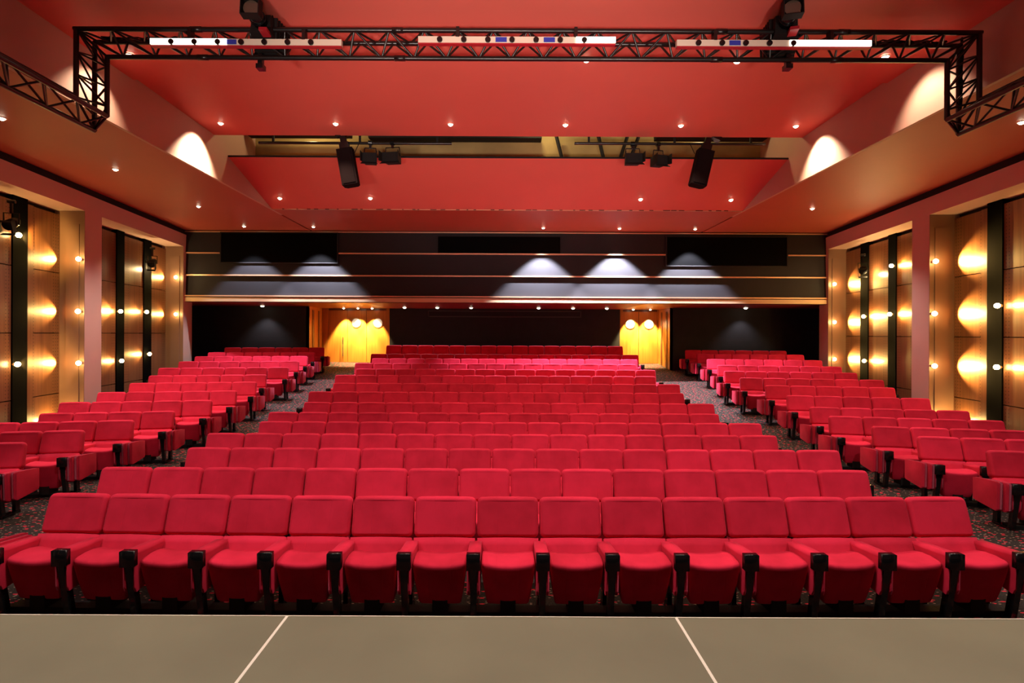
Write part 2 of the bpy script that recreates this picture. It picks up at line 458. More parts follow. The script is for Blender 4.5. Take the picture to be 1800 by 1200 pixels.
# middle block: (Y of back tops, X centre)
PITCH = 0.55
CROWS = [(4.62, 0.05, None), (5.59, -0.19, None), (6.57, 0.14, None), (7.52, -0.15, None), (8.54, 0.13, None), (9.52, -0.16, None), (10.45, 0.13, None),
         (11.43, -0.14, None), (12.37, 0.09, None), (13.38, -0.19, None), (14.31, 0.08, None), (15.25, -0.21, None), (16.15, 0.06, None), (17.1, 0.06, None), (18.15, 0.06, 1.045)]
for i, (Y, xc, z) in enumerate(CROWS):
    n = 16 if i == 13 else 15
    for k in range(n):
        x = xc + (k - (n - 1) / 2) * PITCH
        y, rz = Y, 0.0
        if i == 0:
            y = Y + 0.0035 * x * x; rz = 0.007 * x
            rz = -rz * -1
        zz = seat_z(x, y) if z is None else z
        rown = ['front row', 'second row'][i] if i < 2 else ORD[i] + ' row'
        lab = 'red theatre seat, %s from the left aisle in the %s of the middle block' % (ORD[k], rown)
        if k == 7 and n == 15: lab = 'red theatre seat in the exact middle of the %s of the middle block' % rown
        if k == n - 1: lab = 'red theatre seat beside the right aisle ending the %s of the middle block' % rown
        if k == 0: lab = 'red theatre seat beside the left aisle starting the %s of the middle block' % rown
        seat_any(i == 14, lab, 'red theatre seats of the middle block', (x, y, zz), rz, left_arm=((-1 if i == 0 else 0) if k == 0 else None))

# side blocks, turned towards the stage: (Y at the aisle, X at the aisle, seats)
LROWS = [(6.85, -6.27, 2), (7.72, -6.2, 3), (8.62, -6.10, 4), (9.58, -6.03, 4), (10.55, -5.88, 5), (11.45, -5.84, 5), (12.42, -5.86, 5), (13.32, -6.03, 5), (14.44, -5.93, 6), (15.5, -6.05, 6), (16.45, -6.15, 6), (17.3, -6.23, 6), (18.45, -6.31, 6)]
RROWS = [(6.62, 6.16, 2), (7.53, 6.0, 3), (8.35, 5.92, 4), (9.36, 5.86, 5), (10.18, 6.0, 5), (11.2, 6.1, 5), (12.25, 6.17, 5), (13.2, 6.0, 6), (14.15, 6.0, 6), (15.08, 6.2, 6), (16.18, 6.33, 6), (17.3, 6.43, 6), (18.2, 6.36, 6)]
for side, rows, nm in ((-1, LROWS, 'left'), (1, RROWS, 'right')):
    for i, (Y0, X0, n) in enumerate(rows):
        for k in range(n):
            d = (k + 0.5) * PITCH
            x = X0 + side * d * math.cos(TH); y = Y0 - d * math.sin(TH)
            zz = seat_z(X0 + side * 0.3, Y0)
            rown = ('%s row' % ORD[i]) if i else 'front row'
            if k == 0: lab = 'red theatre seat with padded end panel on the aisle, %s of the %s block' % (rown, nm)
            elif k == n - 1 and i > 2: lab = 'red theatre seat nearest the wall in the %s of the %s block' % (rown, nm)
            else: lab = 'red theatre seat, %s from the aisle in the %s of the %s block' % (ORD[k], rown, nm)
            la = None
            if side > 0 and k == 0: la = -1
            if side < 0 and k == n - 1: la = 0
            merged = (i == 12) or (side < 0 and i == 11)
            seat_any(merged, lab, 'red theatre seats of the %s block' % nm, (x, y, zz), -side * TH, la, 1 if (side < 0 and k == 0) else 0)

def merged_rows():
    bm = bmesh.new()
    idx = {'fabric': 0, 'black': 1}
    def put(key, mx, mi):
        n0 = len(bm.faces)
        nv = len(bm.verts)
        bm.from_mesh(ME[key])
        bm.verts.ensure_lookup_table(); bm.faces.ensure_lookup_table()
        for v in bm.verts[nv:]: v.co = mx @ v.co
        for f in bm.faces[n0:]: f.material_index = mi
    for mx, la, ro in MERGE:
        for k in ('backrest', 'lower_back', 'seat_cushion'): put(k, mx, 0)
        put('pedestal', mx, 1)
        arms = [(0.275, ro)] + ([(-0.275, la)] if la is not None else [])
        for x, outer in arms:
            m2 = mx @ Matrix.Translation((x, 0, 0))
            put('armrest', m2, 0); put('end_cap', m2, 1); put('leg', m2, 1)
            if outer: put('end_panel', m2 @ Matrix.Translation((outer * 0.092, 0, 0)), 0); put('end_panel', m2 @ Matrix.Translation((outer * 0.163, 0.035, 0.004)), 0)
    me = bpy.data.meshes.new('rear_seat_rows'); bm.to_mesh(me); bm.free()
    me.materials.append(M['fabric']); me.materials.append(M['black'])
    o = link('rear_seat_rows', me)
    tag(o, 'rearmost rows of small red theatre seats along the dark back wall', 'theatre seats', kind='stuff')
merged_rows()

# ------------------------------------------------------------------ side walls
YP = [(-2.4, -1.8), (2.25, 2.85), (6.93, 7.53), (11.6, 12.2), (16.3, 16.9)]
STRIPS = [(8.35, 8.7), (9.2, 9.5), (10.24, 10.62), (13.68, 14.02), (15.0, 15.4)]
for side, nm in ((-1, 'left'), (1, 'right')):
    def q(Y, dep, z): return (wx(side, Y, dep), Y, z)
    def slab(bm, y0, y1, d0, d1, z0, z1):
        bm_hexa(bm, [q(y0, d0, z0), q(y0, d1, z0), q(y1, d0, z0), q(y1, d1, z0), q(y0, d0, z1), q(y0, d1, z1), q(y1, d0, z1), q(y1, d1, z1)])
    bm = bmesh.new(); slab(bm, -2.4, 16.9, DEP + 0.12, DEP + 0.3, -0.1, 5.7)
    wall = struct('wall_' + nm, bm, M['matte_black'], '%s side wall with rose beam, pilasters and walnut boards' % nm)
    bm = bmesh.new(); slab(bm, -2.4, 16.9, 0.0, DEP + 0.12, 5.02, ZSOF - 0.15)
    obj('beam', bm, M['wallpink'], wall)
    for (a, b) in YP:
        bm = bmesh.new(); slab(bm, a, b, 0.0, DEP + 0.12, -0.1, 5.02)
        # shallow vertical reveal on the face that looks at the stage
        obj('pilaster', bm, M['wallpink'], wall)
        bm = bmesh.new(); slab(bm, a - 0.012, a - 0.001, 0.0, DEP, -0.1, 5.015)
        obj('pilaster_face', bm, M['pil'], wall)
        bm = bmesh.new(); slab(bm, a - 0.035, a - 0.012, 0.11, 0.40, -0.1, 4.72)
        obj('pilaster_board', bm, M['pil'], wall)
    for (a, b) in STRIPS:
        bm = bmesh.new(); slab(bm, a, b, DEP - 0.03, DEP + 0.12, -0.1, 5.02)
        obj('lighting_channel', bm, M['channel'], wall)
    # boards between channels and pilasters
    cuts = [7.53]
    spans = [(7.53, 8.35), (8.7, 9.2), (9.5, 10.24), (10.62, 11.6), (12.2, 12.95), (12.96, 13.68), (14.02, 15.0), (15.4, 16.3)]
    zs = [-0.1, 0.97, 2.30, 3.63, 4.93]
    for (a, b) in spans:
        for z0, z1 in zip(zs, zs[1:]):
            bm = bmesh.new(); slab(bm, a + 0.004, b - 0.004, DEP, DEP + 0.04, z0 + 0.009, z1 - 0.009)
            obj('walnut_board', bm, M['panel'] if (b - a) > 0.7 else M['panel_plain'], wall)
        for zz in (0.97, 2.30, 3.63):
            pass
    # narrow reveal boards beside the channels
    for (a, b) in ((10.62, 10.80),):
        bm = bmesh.new(); slab(bm, a, b, DEP - 0.012, DEP + 0.0, 0.0, 4.93)
        obj('reveal_board', bm, M['panel_plain'], wall)
    # black strip whose colour stands in for shade in the recess above the beam
    bm = bmesh.new(); slab(bm, -2.4, 16.9, 0.03, 0.30, ZSOF - 0.15, ZSOF + 0.02)
    struct('trim_%d' % (20 if side < 0 else 21), bm, M['matte_black'], 'black strip standing in for the shaded gap along the top of the %s wall' % nm)

# ------------------------------------------------------------------ ceiling
def quadplate(bm, x0, x1, pts, th=0.12):
    """plate whose underside follows pts [(Y,z),...]"""
    prof = list(pts) + [(y, z + th) for y, z in reversed(pts)]
    bm_prism(bm, prof, x0, x1)
bm = bmesh.new(); quadplate(bm, XL, XR, [(-3.0, ZCEIL - 0.03), (8.5, ZCEIL)])
ceil = struct('ceiling', bm, M['ceil'], 'coral red upper ceiling over the stage front')
bm = bmesh.new(); quadplate(bm, XL, XR, [(8.5, ZCEIL + 0.05), (10.9, ZCEIL + 0.015)])
struct('ceiling', bm, M['ceil'], 'coral red ceiling panel ahead of the lighting slot')
bm = bmesh.new(); quadplate(bm, XL, XR, [(11.45, 6.19), (13.6, ZSOF + 0.005)], 0.03)
c3 = struct('ceiling', bm, M['ceil'], 'sloping coral red ceiling panel behind the lighting slot')
bm = bmesh.new(); bm_box(bm, XL, XR, 11.43, 11.45, 6.18, 6.215)
obj('front_lip', bm, M['matte_black'], c3)
bm = bmesh.new()
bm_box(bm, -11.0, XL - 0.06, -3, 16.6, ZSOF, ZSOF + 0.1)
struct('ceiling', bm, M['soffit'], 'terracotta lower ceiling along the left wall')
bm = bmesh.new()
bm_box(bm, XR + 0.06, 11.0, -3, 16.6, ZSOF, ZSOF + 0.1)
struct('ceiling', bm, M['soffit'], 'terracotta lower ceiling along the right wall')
bm = bmesh.new(); bm_box(bm, XL, XR, 13.63, 16.6, ZSOF, ZSOF + 0.1)
struct('ceiling', bm, M['soffit'], 'terracotta lower ceiling across the rear')
for x, s, nm in ((XL, -1, 'left'), (XR, 1, 'right')):
    bm = bmesh.new(); bm_box(bm, min(x, x + s * 0.06), max(x, x + s * 0.06), -3, 14.3, ZSOF, 7.9)
    struct('ceiling', bm, M['cove'], 'clay coloured upright side of the raised ceiling, %s' % nm)
# lighting slot: what shows above it
bm = bmesh.new(); bm_box(bm, XL, XR, 12.7, 12.8, 6.0, 7.9)
v = struct('wall_slot', bm, M['void'], 'olive plaster seen up inside the ceiling slot')
bm = bmesh.new(); bm_box(bm, XL, XR, 10.0, 12.8, 7.9, 8.0); obj('slot_top', bm, M['void'], v)
bm = bmesh.new(); bm_box(bm, XL, XR, 10.0, 10.1, 6.6, 7.9); obj('slot_front', bm, M['matte_black'], v)
for (u0, v0, u1, v1) in ((978, 243, 988, 273), (1052, 243, 1061, 273), (1103, 243, 1090, 273), (1124, 240, 1108, 273)):
    p, r_ = at_y(u0, v0 - 4, 12.45), at_y(u1, v1 + 6, 12.45)
    bm = bmesh.new(); bm_tube(bm, p, r_, 0.045, 6); obj('slot_brace', bm, M['matte_black'], v)
for (x0, x1, y) in ((-6.0, -3.6, 12.1), (-3.2, 0.9, 12.3), (3.6, 6.2, 12.2)):
    bm = bmesh.new(); bm_box(bm, x0, x1, y, y + 0.3, 6.95, 7.08); obj('slot_duct', bm, M['matte_black'], v)
# brass slot line where the sloping panel meets the rear ceiling
bm = bmesh.new(); bm_box(bm, XL + 0.02, XR - 0.02, 13.6, 13.63, ZSOF - 0.012, ZSOF + 0.06)
tr = struct('trim_1', bm, M['brass'], 'thin glittering brass slot across the rear ceiling')
for k in range(40):
    x = XL + 0.2 + (XR - XL - 0.4) * (k + random.random() * 0.8) / 40
    bm = bmesh.new(); bm_box(bm, x, x + 0.03 + 0.16 * random.random(), 13.592, 13.60, ZSOF - 0.008, ZSOF + 0.03)
    obj('slot_gap', bm, M['matte_black'], tr)

# ------------------------------------------------------------------ rear wall
XBL, XBR = -10.05, 10.22
bm = bmesh.new(); bm_box(bm, XBL - 0.3, XBR + 0.3, YB, YB + 0.12, ZUND, ZSOF + 0.05)
wb = struct('wall_back', bm, M['bandwall'], 'plum black upper rear wall in horizontal bands')
# each band leans out a little towards its foot, so a shadow sits under every copper strip
bands = [(3.50, 4.13), (4.155, 4.83), (4.855, 5.50)]
for (z0, z1) in bands:
    bm = bmesh.new()
    bm_prism(bm, [(YB, z1), (YB - 0.012, z1), (YB - 0.05, z0), (YB, z0)], XBL - 0.3, XBR + 0.3)
    obj('wall_band', bm, M['bandwall'], wb)
wins = [(388, 592, 413, 461, 'black glass projection window high on the left of the rear wall'), (770, 985, 415, 446, 'black recessed projection window in the middle of the rear wall'), (1173, 1384, 416, 467, 'black projection window high on the right of the rear wall')]
wx_ = []
for i, (u0, u1, v0, v1, lab) in enumerate(wins):
    p, r_ = at_y(u0, v0, YB - 0.1), at_y(u1, v1, YB - 0.1)
    if i == 0: p.z = 5.47
    wx_.append((p.x, r_.x, r_.z, p.z))
    bm = bmesh.new(); bm_box(bm, p.x, r_.x, YB - 0.075, YB + 0.02, r_.z, p.z)
    w = struct('window_%d' % (i + 1), bm, M['glass_black'], lab)
    bm = bmesh.new()
    for (a, b, c, d) in ((p.x - 0.03, r_.x + 0.03, r_.z - 0.03, r_.z), (p.x - 0.03, r_.x + 0.03, p.z, p.z + 0.03), (p.x - 0.03, p.x, r_.z, p.z), (r_.x, r_.x + 0.03, r_.z, p.z)):
        bm_box(bm, a, b, YB - 0.085, YB, c, d)
    obj('window_frame', bm, M['darkwall'], w)
def strip(name, x0, x1, z, h, d, mat, lab, parent=None):
    bm = bmesh.new(); bm_box(bm, x0, x1, YB - d, YB, z - h / 2, z + h / 2)
    return struct(name, bm, mat, lab, parent)
t2 = strip('trim_2', XBL - 0.2, XBR + 0.2, 5.515, 0.03, 0.07, M['brass'], 'copper strip along the top of the rear wall')
t3 = strip('trim_3', XBL - 0.2, wx_[0][0] - 0.05, 4.84, 0.035, 0.09, M['brass'], 'upper copper strip across the rear wall')
strip('strip_length', wx_[0][1] + 0.05, wx_[2][0] - 0.04, 4.84, 0.04, 0.09, M['brass'], None, t3)
strip('strip_length', wx_[2][1] + 0.04, XBR + 0.2, 4.84, 0.035, 0.09, M['brass'], None, t3)
strip('trim_4', XBL - 0.2, XBR + 0.2, 4.14, 0.04, 0.10, M['brass'], 'middle copper strip across the rear wall')
strip('trim_5', XBL - 0.2, XBR + 0.2, 3.485, 0.04, 0.14, M['brass'], 'lower copper strip above the beige ledge')
strip('trim_6', XBL - 0.2, XBR + 0.2, 3.375, 0.13, 0.12, M['ledge'], 'beige ledge along the foot of the upper rear wall')
# underside of the overhang
XD = (-7.08, -4.43, 4.57, 6.10)
bm = bmesh.new()
red_und = plain('dark_red_soffit', (0.30, 0.022, 0.035), 0.5)
for (a, b) in ((XBL - 1.6, XD[0]), (XD[1], XD[2]), (XD[3], XBR + 1.6)):
    bm_box(bm, a, b, YB, YDOOR + 0.1, ZUND, ZUND + 0.08)
und = struct('ceiling', bm, red_und, 'dark red underside of the overhanging rear wall')
for (a, b) in ((XD[0], XD[1]), (XD[2], XD[3])):
    bm = bmesh.new(); bm_box(bm, a, b, YB, YDOOR + 0.1, ZUND, ZUND + 0.08)
    obj('wood_soffit', bm, M['doorwood'], und)
# rear walls below
bm = bmesh.new(); bm_box(bm, -11.8, XD[0], YSIDE, YSIDE + 0.1, 0.5, ZUND)
struct('wall_rear_left', bm, M['darkwall'], 'charcoal rear wall behind the left block')
bm = bmesh.new(); bm_box(bm, XD[3], 11.9, YSIDE, YSIDE + 0.1, 0.5, ZUND)
struct('wall_rear_right', bm, M['darkwall'], 'charcoal rear wall behind the right block')
bm = bmesh.new(); bm_box(bm, XD[1], XD[2], YDOOR - 0.15, YDOOR - 0.05, 0.5, ZUND)
wm = struct('wall_rear_middle', bm, M['darkwall'], 'black rear wall between the two doors')
bm = bmesh.new()
p, r_ = at_y(752, 545, YDOOR - 0.2), at_y(1022, 558, YDOOR - 0.2)
for (a, b, c, d) in ((p.x, r_.x, p.z - 0.04, p.z), (p.x, r_.x, r_.z, r_.z + 0.04), (p.x, p.x + 0.04, r_.z, p.z), (r_.x - 0.04, r_.x, r_.z, p.z)):
    bm_box(bm, a, b, YDOOR - 0.18, YDOOR - 0.15, c, d)
obj('booth_frame', bm, plain('dim_frame', (0.045, 0.035, 0.034), 0.6), wm)
for x, nm, s in ((XD[0], 'left', -1), (XD[3], 'right', 1)):
    bm = bmesh.new(); bm_box(bm, min(x, x + s * 0.08), max(x, x + s * 0.08), YSIDE + 0.0, YDOOR + 0.05, 0.5, ZUND)
    w = struct('wall_alcove_%s' % nm, bm, M['doorwood'], 'honey wood return wall of the %s door alcove' % nm)
    for yy in (19.35, 19.95):
        bm = bmesh.new(); bm_box(bm, x - s * 0.012 - 0.006, x - s * 0.012 + 0.006, yy, yy + 0.16, 0.6, ZUND - 0.12)
        obj('wood_batten', bm, M['panel_plain'], w)

# ------------------------------------------------------------------ doors
ZD = ramp(YDOOR + 0.3)
def disc(bm, c, r, y0, y1, n=28):
    bm_tube(bm, (c[0], y0, c[1]), (c[0], y1, c[1]), r, n)
def build_door(idx, leaves, jambs, side_panel, lab, ports, handle):
    x0, x1 = jambs
    bm = bmesh.new(); bm_box(bm, x0, x1, YDOOR, YDOOR + 0.1, ZD - 0.2, ZUND)
    d = struct('door_%d' % idx, bm, M['panel_plain'], lab)
    for j, (a, b) in enumerate(leaves):
        bm = bmesh.new(); bm_box(bm, a + 0.008, b - 0.008, YDOOR - 0.06, YDOOR, ZD + 0.01, ZUND - 0.08)
        bevel(bm, 0.006, 1)
        leaf = obj('door_leaf', bm, M['doorwood'], d)
        if ports[j] is not None:
            cx, cz = ports[j]
            bm = bmesh.new(); disc(bm, (cx, cz), 0.165, YDOOR - 0.070, YDOOR - 0.058)
            obj('porthole_glass', bm, M['porthole'], leaf)
            bm = bmesh.new()
            nseg = 32
            for k in range(nseg):
                t0, t1 = 2 * PI * k / nseg, 2 * PI * (k + 1) / nseg
                ring = []
                for (rr, yy) in ((0.165, YDOOR - 0.078), (0.205, YDOOR - 0.078), (0.205, YDOOR - 0.058), (0.165, YDOOR - 0.058)):
                    ring.append((rr, yy))
                vs0 = [bm.verts.new((cx + rr * math.cos(t0), yy, cz + rr * math.sin(t0))) for rr, yy in ring]
                vs1 = [bm.verts.new((cx + rr * math.cos(t1), yy, cz + rr * math.sin(t1))) for rr, yy in ring]
                for q_ in range(4):
                    bm.faces.new((vs0[q_], vs0[(q_ + 1) % 4], vs1[(q_ + 1) % 4], vs1[q_]))
            obj('porthole_rim', bm, M['pendant'], leaf)
    for (a, b) in side_panel:
        bm = bmesh.new(); bm_box(bm, a, b, YDOOR - 0.09, YDOOR, ZD, ZUND)
        obj('door_jamb', bm, M['doorwood'], d)
    if handle is not None:
        bm = bmesh.new(); bm_tube(bm, (handle, YDOOR - 0.11, ZD + 0.25), (handle, YDOOR - 0.11, ZD + 1.0), 0.018, 8)
        for zz in (ZD + 0.3, ZD + 0.95): bm_tube(bm, (handle, YDOOR - 0.11, zz), (handle, YDOOR - 0.05, zz), 0.012, 6)
        obj('pull_handle', bm, M['steel'], d)
    return d
def px(u, Y=YDOOR): return at_y(u, 590, Y).x
pz = at_y(640, 567, YDOOR).z
build_door(1, [(px(578), px(612)), (px(612), px(645)), (px(645), px(680))], (XD[0], XD[1]), [(XD[0], px(578)), (px(680), XD[1])], 'honey wood double door with two portholes behind the left aisle',
           [None, (px(627), pz), (px(665), pz)], px(604.5))
build_door(2, [(px(1094), px(1122)), (px(1122), px(1155))], (XD[2], XD[3]), [(XD[2], px(1094)), (px(1155), XD[3])], 'honey wood double door with two portholes behind the right aisle',
           [(px(1107), pz), (px(1140), pz)], None)

# ------------------------------------------------------------------ downlights (fittings and their lamps)
def make_ring(r):
    bm = bmesh.new()
    n = 20
    prof = [(r * 0.72, 0.0), (r * 0.78, -0.012), (r * 1.0, -0.008), (r * 1.02, 0.0)]
    rows = [[bm.verts.new((a * math.cos(2 * PI * k / n), a * math.sin(2 * PI * k / n), z)) for a, z in prof] for k in range(n)]
    for k in range(n):
        A, B = rows[k], rows[(k + 1) % n]
        for j in range(len(prof) - 1):
            bm.faces.new((A[j], A[j + 1], B[j + 1], B[j]))
    return to_mesh('trim_ring', bm, M['white'], True)
def make_lens(r):
    bm = bmesh.new(); bmesh.ops.create_uvsphere(bm, u_segments=16, v_segments=10, radius=r * 0.72)
    for v in bm.verts: v.co.z = v.co.z * 0.8 - 0.004
    return to_mesh('lamp_lens', bm, M['lamp'], True)
RING, LENS = make_ring(0.062), make_lens(0.062)
WARM = (1.0, 0.74, 0.50)
def downlight(p, label, group, power, spot=R(95), blend=0.7, color=WARM, tilt=None, nrm=None, size=0.04, target=None):
    t = thing('downlight', label, 'downlight', p, (0, 0, 0), group)
    if nrm is not None:
        t.rotation_euler = (math.atan(nrm), 0, 0)
    o = link('trim_ring', RING, t); o2 = link('lamp_lens', LENS, t)
    lp = Vector(p) - Vector((0, 0, 0.085))
    light('SPOT', 'downlight_lamp', lp, power, color, target=target or (lp - Vector((0, 0, 1))), spot_size=spot, spot_blend=blend, shadow_soft_size=size)
    return t

for i, u in enumerate((388, 590, 792, 994, 1197, 1399)):
    p = at_z(u, 216 + (u - 388) * 0.005, ZCEIL + 0.02)
    lab = '%s from the left of six lit downlights ahead of the ceiling slot' % ORD[i]
    tg = None
    if i in (0, 5): tg = (XL if i == 0 else XR, p.y - 0.05, 5.5)
    downlight(p, lab, 'downlights ahead of the ceiling slot', (800 if i == 0 else 480) if tg else 270, target=tg, spot=R(88 if tg else 100), blend=0.75)
for i, (u, v_) in enumerate(((229, 96), (1031, 105), (1296, 107), (1556, 99))):
    p = at_z(u, v_, ZCEIL - 0.012)
    tg = None
    if i in (0, 3): tg = (XL if i == 0 else XR, p.y - 0.05, 5.5)
    downlight(p, ['lit downlight seen through the left end of the truss', 'lit downlight just under the middle of the black truss', 'lit downlight just under the truss to the right of the middle', 'lit downlight behind the right end of the truss'][i], 'downlights in the front ceiling', 150 if tg else 330, target=tg, spot=R(84 if tg else 100), blend=0.75)
# further fittings of the same ceiling, above the stage front
for i, (x, y) in enumerate(((-5.0, 3.5), (-1.7, 3.5), (1.7, 3.5), (5.2, 3.5))):
    downlight((x, y, ZCEIL - 0.02), 'lit downlight in the ceiling over the stage front', 'downlights over the stage front', 590, spot=R(120), color=(1.0, 0.84, 0.72))
SLOPE3 = (6.19 - ZSOF) / (13.6 - 11.45)
for i, (u, v_) in enumerate(((492, 348), (651, 348), (1126, 350), (1285, 351))):
    a, b = ray(u, v_)
    Y = (6.19 + SLOPE3 * 11.45 - EYE) / (b + SLOPE3)
    p = Vector((a * Y, Y, EYE + b * Y))
    downlight(p, '%s of four lit downlights in the sloping panel, counted from the left' % ORD[i], 'downlights in the sloping ceiling panel', 150, nrm=-SLOPE3)
for i, (u, v_) in enumerate(((429, 397), (551, 398), (955, 400), (1089, 401), (1222, 402))):
    p = at_z(u, v_, ZSOF)
    downlight(p, '%s of five lit downlights along the rear ceiling, counted from the left' % ORD[i], 'downlights along the rear ceiling', (550, 1400, 2700, 3300, 1800)[i], spot=R(84), blend=0.35, color=(0.88, 0.88, 1.0))
for i, (u, v_) in enumerate(((203, 297), (349, 362), (3, 207), (1428, 366), (1796, 214))):
    p = at_z(u, v_, ZSOF)
    downlight(p, ['lit downlight midway along the left lower ceiling', 'lit downlight at the rear of the left lower ceiling', 'lit downlight at the left edge of the picture', 'lit downlight at the rear of the right lower ceiling', 'lit downlight at the right edge of the picture above the truss'][i], 'downlights in the lower side ceilings', 380, spot=R(110), color=(1.0, 0.80, 0.78))
for i, (u, v_) in enumerate(((485, 539.5), (715, 540.5), (772, 541), (830, 541.5), (945, 541.8), (1003, 542.3), (1060, 542.7), (1287, 543))):
    p = at_z(u, v_, ZUND)
    p.y = min(p.y, 18.55 if i in (0, 7) else 19.2)
    labs = ['lit downlight over the left block under the overhang'] + ['%s from the left of six small downlights under the middle overhang' % ORD[k] for k in range(6)] + ['lit downlight over the right block under the overhang']
    t = downlight(p, labs[i], 'downlights under the overhang', 60 if i in (0, 7) else 240, spot=R(100), color=(0.95, 0.9, 0.95), target=(p.x, p.y - (0.0 if i in (0, 7) else 1.2), 1.2))
    t.scale = (1.4, 1.4, 1.4)
for i, (u, Y) in enumerate(((604, 20.1), (629, 20.1), (654, 20.1), (1113, 20.12), (1143, 20.12))):
    x = px(u, Y)
    lab = ['lit downlight over the pull handle of the left door', 'lit downlight over the middle leaf of the left door', 'lit downlight over the right leaf of the left door', 'lit downlight over the left leaf of the right door', 'lit downlight over the right leaf of the right door'][i]
    downlight((x, Y, ZUND), lab, 'downlights over the doors', 1100 if i < 3 else 1500, spot=R(66), blend=0.5, color=(1.0, 0.72, 0.30), target=(x, YDOOR - 0.02, ZD))

# ------------------------------------------------------------------ wall bulbs
def make_bulb():
    bm = bmesh.new()
    bmesh.ops.create_uvsphere(bm, u_segments=14, v_segments=10, radius=0.05)
    return to_mesh('glass_bulb', bm, M['bulb'], True)
def make_socket():
    bm = bmesh.new(); bm_tube(bm, (0, 0.035, 0), (0, 0.085, 0), 0.024, 12, 0.03)
    return to_mesh('lamp_socket', bm, M['pendant'])
BULB, SOCK = make_bulb(), make_socket()
AMBER = (1.0, 0.60, 0.16)
def wall_bulb(p, rz, label, power, lp, group):
    t = thing('wall_bulb', label, 'light bulb', p, (0, 0, rz), group)
    link('glass_bulb', BULB, t); link('lamp_socket', SOCK, t)
    if power: light('POINT', 'bulb_lamp', lp, power, AMBER, shadow_soft_size=0.03)
def on_face(u, v_, Y):            # on the stage-facing side of a pilaster
    return at_y(u, v_, Y)
def on_wall(u, v_, side, dep):    # on the panelled plane
    a, b = ray(u, v_)
    A = AL if side < 0 else AR
    Y = (A + dep) / (side * a - SL)
    return Vector((a * Y, Y, EYE + b * Y))
HT3 = ('upper', 'middle', 'lower')
for side, nm, Yp, pts, where in (
        (-1, 'left', 11.6, ((138, 455), (137, 547), (138, 638)), 'nearer'),
        (1, 'right', 11.6, ((1645, 459), (1643, 551), (1643, 643)), 'nearer'),
        (-1, 'left', 16.3, ((309, 487), (309, 552)), 'rear'),
        (1, 'right', 16.3, ((1467, 499), (1467, 566), (1467, 631)), 'rear')):
    for k, (u, v_) in enumerate(pts):
        p = on_face(u, v_, Yp - 0.12)
        d = 0.26 if side < 0 else 0.30
        yy = Yp - (0.30 if Yp < 14 else 0.22)
        lp = Vector((wx(side, yy, DEP - (0.10 if side < 0 else 0.17)), yy, p.z))
        wall_bulb(p, 0, '%s glowing bulb on the %s pilaster of the %s wall' % (HT3[k], where, nm), 0, lp, 'bulbs on the pilasters')
        light('SPOT', 'bulb_lamp', (wx(side, Yp - 0.06, DEP - (0.10 if side < 0 else 0.20)), Yp - 0.06, p.z), (130 if Yp < 14 else 75) * (1.1 if side < 0 else 3.6), AMBER, target=(wx(side, Yp - 0.5, DEP + 0.08), Yp - 0.5, p.z), spot_size=R(96), spot_blend=0.8, shadow_soft_size=0.02)
        light('POINT', 'bulb_lamp', p - Vector((side * 0.0, 0.06, 0)), 0.35, AMBER, shadow_soft_size=0.04)
# fourth bulb of each nearer pilaster, low down behind the seats
for side, nm in ((-1, 'left'), (1, 'right')):
    p = on_face(138 if side < 0 else 1643, 735, 11.48)
    wall_bulb(p, 0, 'lowest glowing bulb on the nearer %s pilaster, half hidden by seats' % nm, 30, Vector((wx(side, 11.2, DEP - 0.13), 11.2, p.z)), 'bulbs on the pilasters')
CH = [(33, 413, -1, 26, 0.25, 'bright glowing bulb below the lantern on the left wall, at the picture edge'), (31, 640, -1, 20, 0.2, 'low glowing bulb on the near dark channel of the left wall'),
      (212, 547, -1, 30, -0.25, 'brightest glowing bulb on the middle dark channel of the left wall'), (214, 634, -1, 10, -0.22, 'low glowing bulb on the middle dark channel of the left wall'),
      (258, 548, -1, 12, -0.35, 'glowing bulb on the rear dark channel of the left wall'), (263, 622, -1, 10, -0.35, 'low glowing bulb on the rear dark channel of the left wall'),
      (1753, 537, 1, 12, -0.35, 'glowing bulb on the near dark channel of the right wall'), (1752, 645, 1, 12, -0.35, 'low glowing bulb on the near dark channel of the right wall'),
      (1567, 467, 1, 14, -0.3, 'high glowing bulb on the middle dark channel of the right wall'), (1564, 552, 1, 26, -0.35, 'glowing bulb on the middle dark channel of the right wall'),
      (1518, 556, 1, 34, -0.25, 'glowing bulb on the rear dark channel of the right wall'), (1519, 634, 1, 14, -0.3, 'low glowing bulb on the rear dark channel of the right wall')]
for (u, v_, side, pw, dy, lab) in CH:
    p = on_wall(u, v_, side, DEP - 0.11)
    lp = Vector((wx(side, p.y + dy, DEP - 0.09), p.y + dy, p.z))
    wall_bulb(p, -side * PI / 2, lab, pw * 0.25 if side < 0 else pw * 0.9, lp, 'bulbs on the dark wall channels')
    sg = 1 if dy > 0 else -1
    ys = p.y + sg * 0.16
    light('SPOT', 'bulb_lamp', (wx(side, ys, DEP - 0.12), ys, p.z), pw * 4.0, AMBER, target=(wx(side, ys + sg * 0.5, DEP + 0.10), ys + sg * 0.5, p.z), spot_size=R(92), spot_blend=0.8, shadow_soft_size=0.02)

